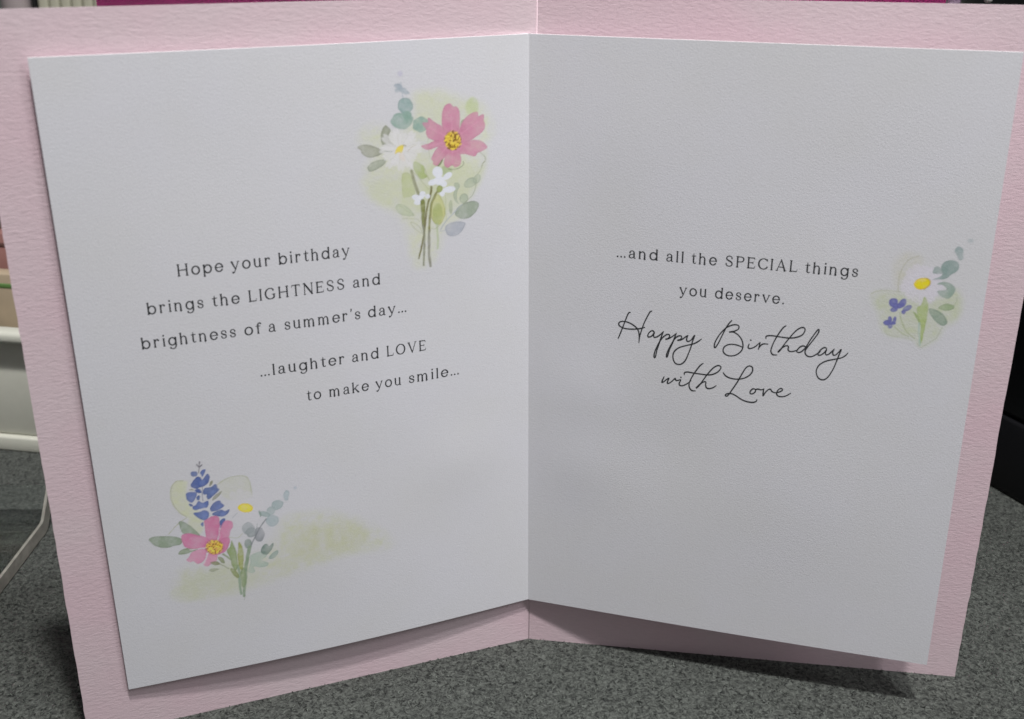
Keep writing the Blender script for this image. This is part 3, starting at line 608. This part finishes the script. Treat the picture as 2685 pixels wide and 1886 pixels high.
# -- second bouquet, bottom of the left page
Cc = Tr('L', 360, 1190, .24798)
b2 = Paint('L', 46, 130, 16, 84, (177, 177, 181))
b2.poly(D([(400,1290),(396,1335),(450,1345),(520,1330),(600,1305),(700,1270),(790,1240),(865,1228),(875,1212),(830,1178),(760,1155),(700,1150),(640,1160),(620,1200),(580,1240),(500,1262),(430,1270)]), (172,175,152), .55, 3., 0, 1.2)
b2.poly(D(ell(735,1205,75,38,-12,12,.2)), (168,170,138), .5, 3.5, 0, 1.); b2.poly(D(ell(500,1300,80,30,-5,12,.2)), (168,173,150), .4, 2., 0, .8)
b2.poly(D([(380,1330),(400,1318),(450,1320),(458,1340),(430,1350),(390,1348)]), (170,174,150), .3, .9, 0)
b2.poly(Cc([(480,288),(410,300),(362,370),(358,480),(400,570),(460,630),(530,670),(600,720),(700,720),(640,600),(560,560),(520,400),(530,300)]), (178,182,148), .75, .6, .0, .5)
b2.line(Cc([(485,287),(410,297),(360,370),(356,480),(400,575),(465,635),(520,670),(470,710),(400,770),(330,850)]), .16, (140,146,100), .8)
b2.poly(Cc([(860,310),(950,262),(1040,242),(1140,240),(1180,280),(1205,370),(1205,460),(1100,500),(950,480),(880,420)]), (172,174,156), .6, .5, 0)
b2.line(Cc([(845,325),(940,265),(1040,240),(1140,238),(1180,280),(1200,360),(1208,460)]), .17, (146,152,118), .8)
b2.line(Cc([(960,880),(1060,885),(1112,840)]), .14, (150,156,115), .7); b2.poly(Cc([(540,700),(640,700),(700,780),(640,860),(560,800)]), (176,180,150), .6, .8, 0)
for k in range(13): b2.poly(Cc(petal(1140, 580, k * 27.7 + 5, 50, (215, 185, 225)[k % 3], 78)), (180,179,183), .6, .3, 0, .15)
b2.poly(Cc(ell(1142,573,81,45,2)), (226,198,34), 1, .13, .6)
b2.line(Cc([(1008,676),(1060,622)]), .16, (150,155,160), .8)
for P, c, a in [(ell(1670,360,18,14), (150,165,175), .5), ([(1560,395),(1590,388),(1610,410),(1598,450),(1590,490),(1555,490),(1540,440)], (142,158,162), .75), (ell(1480,540,66,50,-20,12,.08), (134,152,152), .8), (ell(1410,600,50,42,-40), (136,153,152), .8),
                (ell(1345,635,62,28,15), (134,152,150), .8), (ell(1425,705,66,60,0,12,.1), (138,155,158), .8), (ell(1172,785,62,60,0,12,.1), (142,149,152), .85), (ell(1205,830,60,48,0,12,.1), (132,140,142), .8),
                (ell(1292,850,52,74,0,12,.08), (128,132,138), .85), (ell(1170,950,42,52,0), (118,132,126), .85)]:
    b2.poly(Cc(P), c, a, .2, .2)
b2.line(Cc([(1360,690),(1290,790),(1235,900),(1190,990)]), .3, (104,110,114), .85); b2.line(Cc([(1265,740),(1262,800)]), .15, (120,130,130), .7); b2.poly(Cc([(1282,600),(1300,605),(1312,650),(1300,665)]), (110,132,122), .85, .12, 0)
for P in [[(440,720),(490,720),(560,760),(620,810),(665,870),(620,870),(540,850),(480,835),(450,780)], [(125,912),(150,888),(230,872),(330,870),(420,880),(475,905),(465,955),(400,975),(330,992),(240,990),(170,960)]]: b2.poly(Cc(P), (128,143,122), .92, .13, .45)
b2.poly(Cc([(432,1055),(460,1022),(530,997),(650,1000),(580,1035),(500,1060),(440,1065)]), (122,138,104), .92, .13, .5)
b2.line(Cc([(656,85),(654,150),(650,205)]), .14, (90,84,90)); 
for P in [[(628,112),(650,135)], [(678,118),(658,140)], [(656,84),(656,100)]]: b2.line(Cc(P), .28, (88,84,96))
b2.line(Cc([(690,330),(690,420),(695,500)]), .13, (80,84,120), .8)
for P in [[(760,335),(768,295),(795,283),(790,315),(772,338)], [(795,490),(820,440),(888,398),(870,440),(840,472)], [(548,385),(575,370),(602,385)]]: b2.poly(Cc(P), (128,128,108), .9, .12, .2)
BL = (74,94,148)
for i, P in enumerate([[(570,195),(630,190),(632,235),(575,238)], [(665,200),(690,168),(718,170),(710,205),(690,245),(675,225)],
 [(565,330),(590,290),(630,245),(670,250),(690,275),(735,212),(762,240),(755,290),(715,335),(665,355),(620,368),(580,355)],
 [(695,400),(715,360),(780,350),(815,320),(838,330),(845,362),(865,380),(840,410),(800,450),(755,482),(735,460),(735,430),(705,430)],
 [(515,420),(560,405),(625,408),(630,440),(600,495),(570,515),(530,490),(515,460)], [(610,385),(640,368),(670,380),(680,410),(630,408)], [(630,460),(650,435),(668,450),(655,490),(635,485)],
 [(585,560),(620,540),(650,500),(690,520),(745,495),(757,520),(740,565),(700,575),(620,600),(590,590)], [(770,580),(790,540),(830,505),(870,497),(890,520),(918,550),(890,575),(840,600),(785,610)],
 [(795,630),(850,600),(890,590),(930,605),(972,585),(960,625),(920,655),(880,662),(800,650)], [(595,630),(660,620),(700,600),(745,605),(760,640),(740,690),(700,705),(640,680)],
 [(870,720),(900,685),(928,685),(925,715),(890,770),(872,780)], [(545,525),(580,535),(585,555),(555,550)], [(670,750),(695,725),(695,770)]]):
    b2.poly(Cc(P), (BL, (78,98,158), (62,84,148))[i % 3], .96, .12, .35, .18)
    c = np.mean(P, 0)
    if i in (2, 3, 7, 8, 9, 10): b2.poly(Cc(ell(c[0] + 20, c[1] + 10, 32, 22, -30)), (104,122,176), .5, .5, 0)
for P, c in [([(705,720),(740,690),(790,660),(855,665),(868,720),(870,800),(850,870),(830,920),(760,930),(725,870),(715,790)], (184,98,138)), ([(930,705),(1000,715),(1010,770),(980,820),(960,880),(880,920),(855,890),(868,830),(890,760)], (188,108,144)),
 ([(470,860),(540,838),(640,860),(740,890),(760,960),(730,990),(620,1003),(520,990),(480,940)], (186,104,142)), ([(740,1006),(650,1012),(580,1040),(550,1090),(520,1125),(560,1145),(600,1138),(640,1165),(700,1130),(728,1080),(738,1030)], (190,122,152)),
 ([(762,1045),(840,1045),(845,1110),(820,1150),(780,1165),(740,1190),(695,1170),(715,1120)], (190,124,152)), ([(880,900),(968,885),(968,960),(940,1020),(900,1048),(840,1030)], (184,104,140)), (ell(820,985,105,88), (184,104,140))]:
    b2.poly(Cc(P), c, .93, .12, .2, .3)
b2.line(Cc([(868,880),(850,900),(846,920)]), .2, (196,170,184), .6); b2.line(Cc([(560,1012),(650,1004),(738,992)]), .26, (190,178,186), .85); b2.line(Cc([(700,1160),(730,1100),(756,1042)]), .26, (190,178,186), .85); b2.line(Cc([(868,870),(862,800),(880,760)]), .18, (192,160,178), .7)
b2.poly(Cc(ell(818,985,82,70,-10,16,.06)), (206,160,48), 1, .15, .3); b2.speck(Cc(ell(818,985,90,76)), 17)
b2.line(Cc([(1185,985),(1165,1080),(1150,1200),(1140,1300),(1130,1500)]), .95, (118,138,112), .9, taper=.3); b2.line(Cc([(1062,1180),(1080,1260),(1082,1350),(1100,1480)]), .6, (126,146,124), .88)
b2.line(Cc([(1133,1490),(1135,1540)]), .12, (110,125,100), .7)
for P, c in [([(992,912),(1020,970),(1050,1060),(1062,1180),(1040,1232),(1000,1180),(985,1100),(945,1025),(980,985)], (130,148,100)), ([(1072,930),(1110,1000),(1122,1100),(1112,1225),(1080,1200),(1060,1100),(1060,1000)], (142,150,74)),
 ([(980,1212),(1030,1222),(1080,1290),(1060,1312),(1010,1272)], (126,138,82)), ([(850,1100),(880,1090),(915,1120),(922,1160),(880,1150)], (132,140,108)), ([(765,1150),(830,1140),(875,1170),(820,1182)], (128,130,96)), ([(758,1230),(800,1215),(872,1222),(830,1240),(790,1250)], (142,148,122)), ([(1090,1250),(1130,1200),(1150,1300),(1140,1400),(1110,1400),(1095,1320)], (126,144,104))]:
    b2.poly(Cc(P), c, .9, .13, .35)
b2.line(Cc([(870,1168),(920,1190),(965,1212)]), .22, (128,136,104)); b2.line(Cc([(908,1060),(950,1090),(992,1120)]), .45, (122,138,100))
b2.poly(Cc([(1190,1080),(1260,1040),(1320,1030),(1375,1070),(1320,1120),(1385,1150),(1372,1182),(1300,1197),(1230,1190),(1245,1240),(1200,1258),(1170,1240),(1195,1150)]), (146,164,152), .75, .2, .2)
b2.poly(Cc([(1308,1020),(1328,968),(1368,953),(1393,976),(1430,944),(1440,970),(1412,1030),(1370,1065),(1320,1050)]), (104,124,116), .9, .13, .35)
b2.poly(Cc([(1388,1102),(1430,1050),(1480,1022),(1490,1045),(1460,1090),(1420,1110)]), (124,146,138), .85, .13, .3)
b2.build()

# -- third posy, right page
E3 = Tr('R', 2250, 600, .20456)
b3 = Paint('R', 94, 134, 103, 152, (174, 173, 176))
b3.poly(E3([(460,450),(600,330),(780,350),(820,420),(760,560),(620,650),(530,800),(480,700)]), (170,167,150), .5, 1.8, 0, .8)
b3.poly(E3([(190,830),(350,790),(540,820),(800,850),(1000,900),(1260,780),(1330,900),(1320,1050),(1260,1180),(1100,1280),(1010,1420),(820,1505),(700,1430),(560,1390),(420,1370),(320,1300),(260,1100),(180,930)]), (164,170,140), .62, 1.6, 0, .8)
b3.line(E3([(780,355),(650,400),(565,520),(525,640),(518,800)]), .15, (142,142,116), .7); b3.line(E3([(170,835),(260,800),(380,790),(545,812)]), .14, (142,146,112), .6)
b3.line(E3([(1075,1280),(1010,1400),(930,1450),(810,1515),(760,1470)]), .15, (134,142,116), .6); b3.line(E3([(1275,880),(1265,930),(1240,975)]), .12, (126,138,108), .6); b3.line(E3([(340,1310),(400,1365),(560,1390),(700,1435)]), .12, (140,148,112), .6)
for k in range(13): b3.poly(E3(petal(820, 715, k * 27.7 + 3, 85, (275, 245, 262)[k % 3], 105, .04)), (182,177,188), .66, .25, 0, .15)
TL = (116,136,132)
b3.poly(E3([(1080,560),(1060,500),(1110,425),(1190,400),(1270,430),(1292,490),(1260,550),(1190,590),(1130,640),(1040,655),(955,658),(1030,625),(1070,600)]), TL, .85, .16, .2)
b3.poly(E3([(955,570),(980,500),(1030,490),(1075,540),(1070,580),(1000,580)]), (122,140,136), .8, .18, .2)
b3.poly(E3([(1240,280),(1290,222),(1350,260),(1345,330),(1352,380),(1300,405),(1275,350)]), (126,142,142), .75, .22, .1); b3.poly(E3(ell(1445,155,36,26)), (136,148,152), .5, .4, 0)
b3.poly(E3([(1010,712),(1095,682),(1180,705),(1240,755),(1245,805),(1190,880),(1140,897),(1060,870),(1015,800),(1110,790),(1130,762),(1085,722)]), (122,142,130), .8, .18, .2)
b3.poly(E3([(1030,1018),(1110,965),(1200,970),(1240,995),(1210,1035),(1130,1052)]), (132,150,112), .85, .15, .35)
b3.poly(E3([(905,1030),(990,1035),(1090,1090),(1148,1205),(1090,1250),(1030,1220),(960,1150)]), (114,134,116), .88, .15, .4)
b3.poly(E3([(855,870),(900,950),(890,1100),(850,1300),(815,1450),(790,1460),(805,1250),(770,1150),(758,1010),(810,975)]), (146,162,98), .85, .18, .2)
b3.poly(E3([(710,1060),(750,1085),(785,1150),(800,1240),(750,1150)]), (138,156,100), .85, .15, .2); b3.line(E3([(785,1210),(782,1320),(795,1490)]), .4, (144,164,154), .8)
b3.line(E3([(535,1080),(560,1200),(630,1330),(730,1412)]), .22, (138,148,108), .8); b3.line(E3([(460,1258),(560,1340),(650,1390)]), .2, (138,148,108), .8)
VI = (92,94,154)
for P in [ell(452,948,58,62,20), ell(490,990,40,40), ell(570,955,44,68,35), ell(460,1035,50,30,-12), ell(530,990,36,34), ell(635,1018,64,34,-25), ell(582,1070,28,26),
          ell(405,1160,26,38,-8), ell(464,1170,22,46,15), ell(372,1208,46,34), ell(408,1246,30,34), ell(420,1208,30,26), ell(452,1214,28,20)]: b3.poly(E3(P), VI, .93, .14, .25)
b3.poly(E3(ell(822,706,107,72,-8,16)), (216,188,18), 1, .15, .5); b3.line(E3([(880,640),(925,680),(920,730),(850,780)]), .2, (150,120,30), .7)
b3.build()

# ================================================================== THINGS AROUND THE CARD
M_tray = plain('cream_plastic', (.62, .62, .54), .4, .5, var=.04)
# cream tray behind to the left
tray = empty('storage_tray', (-.335, .228, 0), R(-9)); tag(tray, 'cream plastic tray of card packs standing behind the left edge of the card', 'tray')
def tray_wall(nm, sx, sy, lx, ly): return box(nm, (sx, sy, .051), (lx, ly, .008), M_tray, tray, .0012)
tray_wall('side_wall', .24, .003, 0, -.0675); tray_wall('side_wall', .24, .003, 0, .0675); tray_wall('side_wall', .003, .1318, -.1185, 0); tray_wall('side_wall', .003, .1318, .1185, 0)
box('bottom', (.234, .131, .003), (0, 0, .009), M_tray, tray, .0005)
for (sx, sy, lx, ly) in ((.252, .009, 0, -.0715), (.252, .009, 0, .0715), (.009, .134, -.1225, 0), (.009, .134, .1225, 0)): box('rim', (sx, sy, .006), (lx, ly, .059), M_tray, tray, .002)
box('foot', (.185, .143, .0078), (.02, 0, 0), M_tray, tray, .001)
packs = [((.16, .09, .075), 'dark brown card pack standing rearmost in the cream tray', .118, .012), ((.46, .37, .26), 'tan card pack with a green top band standing in the cream tray', .066, -.030), ((.34, .17, .15), 'dull red card pack standing between the others in the cream tray', .080, -.008)]
for i, (c, lab, hh, dy) in enumerate(packs):
    e = empty('card_pack', (-.335, .228 + dy, .0122), R(-9)); tag(e, lab, 'card pack', 'card packs standing in the cream tray')
    box('sleeve', (.20, .008, hh), (0, 0, 0), plain('pack_print', c, .35, .5, nscale=40., var=.4), e, .001)
    box('band', (.2006, .0086, .003), (0, 0, hh - .008), plain('pack_band', (.12, .24, .07) if i == 1 else tuple(x * .4 for x in c), .35), e, .0008)

# clear acrylic L shaped holder at the left, lying with its lip towards the reader
def prism(name, prof, x0, x1, mat, parent, bev=.0009):
    bm = bmesh.new(); a = [bm.verts.new((x0, y, z)) for y, z in prof]; b = [bm.verts.new((x1, y, z)) for y, z in prof]
    n = len(prof); bm.faces.new(a); bm.faces.new(b[::-1])
    for i in range(n): bm.faces.new((a[i], b[i], b[(i + 1) % n], a[(i + 1) % n]))
    bmesh.ops.recalc_face_normals(bm, faces=bm.faces)
    me = bpy.data.meshes.new(name); bm.to_mesh(me); bm.free(); me.materials.append(mat)
    o = bpy.data.objects.new(name, me); col.objects.link(o); o.parent = parent; return o
hold = empty('acrylic_holder', (-.2055, .0685, .0005)); tag(hold, 'clear acrylic holder with a thick polished edge lying left of the card', 'acrylic holder')
th = .0060
prism('base_plate', [(-.075, 0), (0, 0), (.002, .0006), (.0140, .0135), (.0096, .0176), (-.0004, th + .0006), (-.002, th), (-.075, th)], -.19, -.0012, M_acr, hold)
prism('polished_edge', [(-.075, .0002), (0, .0002), (.002, .0008), (.0138, .0134), (.0096, .0174), (-.0004, th + .0004), (-.002, th - .0002), (-.075, th - .0002)], -.0012, 0, M_acr_edge, hold)

# magenta poster in a clear sleeve right behind the card
post = empty('poster_stand', (0, .105, 0)); tag(post, 'magenta poster in a clear upright sleeve directly behind the card', 'poster stand')
M_mag = plain('magenta_print', (.74, .045, .31), .4, .4, nscale=30., var=.25)
box('poster', (.315, .0015, .300), (.0015, 0, .006), M_mag, post, .0003)
box('clear_sleeve', (.326, .0012, .306), (.0015, -.0022, .003), acrylic('sleeve_acrylic', (.95, .93, .97), .05), post, .0004)
box('sleeve_foot', (.326, .06, .003), (.0015, .02, 0), M_acr, post, .0006)
M_lil = plain('lilac_sleeve_edge', (.50, .36, .48), .4)
for sx in (-.1590, .1620): box('sleeve_edge', (.0045, .004, .306), (sx, .0, .003), M_lil, post, .0008)

# low clear back rest with two corner nubs, painted white as its glints, over the card's top edge
rest = empty('display_stand', (0, .012, 0)); tag(rest, 'thin clear acrylic backrest behind the card, corner nubs painted white as glints over its top edge', 'display stand')
box('sheet', (.275, .0015, .2265), (.0035, 0, 0), M_acr, rest, .0005)
M_glint = plain('white_glint', (.85, .85, .80), .25, .6)  # opaque white stands in for the glint on clear corners
for x_, z_, ry in ((-.1420, .2265, 0), (.1372, .2272, R(35))):
    bm = bmesh.new(); bmesh.ops.create_uvsphere(bm, u_segments=16, v_segments=10, radius=.0011)
    for v in bm.verts: v.co.z *= 1.25; v.co.x *= 1.2
    me = bpy.data.meshes.new('corner_glint'); bm.to_mesh(me); bm.free(); me.materials.append(M_glint)
    for q in me.polygons: q.use_smooth = True
    o = bpy.data.objects.new('corner_glint', me); col.objects.link(o); o.parent = rest; o.location = (x_, -.002, z_ + .001); o.rotation_euler = (0, ry, 0)

# black storage box at the right
M_blk = plain('black_plastic', (.0035, .004, .007), .4, .35, var=.2)
M_blk2 = plain('dark_grey_band', (.0055, .0055, .0075), .5, .35)
bx = empty('black_box', (.214, .123, 0), R(-65)); tag(bx, 'tall black box with a dark grey lower band standing behind right of the card', 'box')
box('body', (.16, .14, .26), (.08, .07, .0372), M_blk, bx, .003)
box('lower_band', (.161, .141, .037), (.08, .07, 0), M_blk2, bx, .002)

cab = empty('black_cabinet', (.262, .27, 0), R(-4)); tag(cab, 'large black cabinet in the dark behind the tall black box', 'cabinet')
box('body', (.30, .20, .40), (.16, .10, .012), plain('cabinet_black', (.004, .005, .009), .45, .3, var=.2), cab, .006)
box('plinth', (.29, .19, .012), (.16, .10, 0), M_blk2, cab, .001)
box('door_panel', (.27, .004, .36), (.16, -.0015, .030), M_blk, cab, .002)

# row of cream envelopes, dark divider and pale pouch on the rear shelf, top left
shelf = empty('rear_rack', (-.30, .60, 0)); tag(shelf, 'grey wire rack standing at the back left of the table', 'rack')
M_rack = plain('rack_grey', (.25, .26, .24), .5)
box('rack_shelf', (.50, .12, .006), (0, 0, .130), M_rack, shelf, .001)
for sx in (-.24, .24):
    for sy in (-.05, .05): box('rack_leg', (.008, .008, .129), (sx, sy, 0), M_rack, shelf, .001)
M_env = plain('cream_envelope', (.50, .49, .38), .6)
for i in range(6):
    o = box('envelope', (.0078, .010, .085), (-.3850 + i * .0088, .575, .1362), M_env, None, .0015, (0, 0, R(-4 + (i * 37) % 9)))
    pos = ['first', 'second', 'third', 'fourth', 'fifth', 'sixth', 'seventh', 'eighth', 'ninth'][i]
    tag(o, f'blurred cream envelope bundle, {pos} from the left behind the card\'s top left edge', 'envelopes', 'cream envelope bundles in the rear rack')
o = box('divider_post', (.0042, .010, .12), (-.3928, .575, .1362), plain('black_divider', (.01, .01, .01), .5), None, .002)
tag(o, 'thin black divider standing between the pale pouch and the cream envelopes', 'divider')
o = box('pale_pouch', (.0205, .030, .11), (-.4065, .575, .1362), plain('pale_pink_pouch', (.42, .36, .36), .5, nscale=20., var=.3), None, .008)
tag(o, 'pale pinkish pouch blurred behind the card\'s top left corner', 'pouch')
o = box('pale_ornament', (.026, .026, .10), (.2885, .42, .0), plain('pale_green_glaze', (.46, .50, .44), .4), None, .012, seg=4)
o.scale = (1, 1, 2.05)
tag(o, 'pale green rounded ornament blurred between magenta poster and black box', 'ornament')

# loose thread and a gold glitter speck on the felt in front
th_pts = [(.108 + .0, -.0585, .0006), (.122, -.0535, .0009), (.136, -.0485, .0007), (.150, -.0450, .0009), (.166, -.0425, .0006)]
o = ribbon_tube('loose_thread', smooth(np.array(th_pts), step=6), .00011, plain('grey_thread', (.26, .27, .25), .7), seg=5)
tag(o, 'fine pale thread lying on the felt in front of the card\'s right corner', 'thread')
bm = bmesh.new(); bmesh.ops.create_icosphere(bm, subdivisions=1, radius=.0007)
for v in bm.verts: v.co.z *= .5
me = bpy.data.meshes.new('glitter_speck'); bm.to_mesh(me); bm.free(); me.materials.append(plain('gold_glitter', (.75, .62, .12), .25, .8))
o = bpy.data.objects.new('glitter_speck', me); col.objects.link(o); o.location = (.0968, -.0465, .0007)
tag(o, 'tiny gold glitter speck on the felt below the card\'s right page', 'glitter')
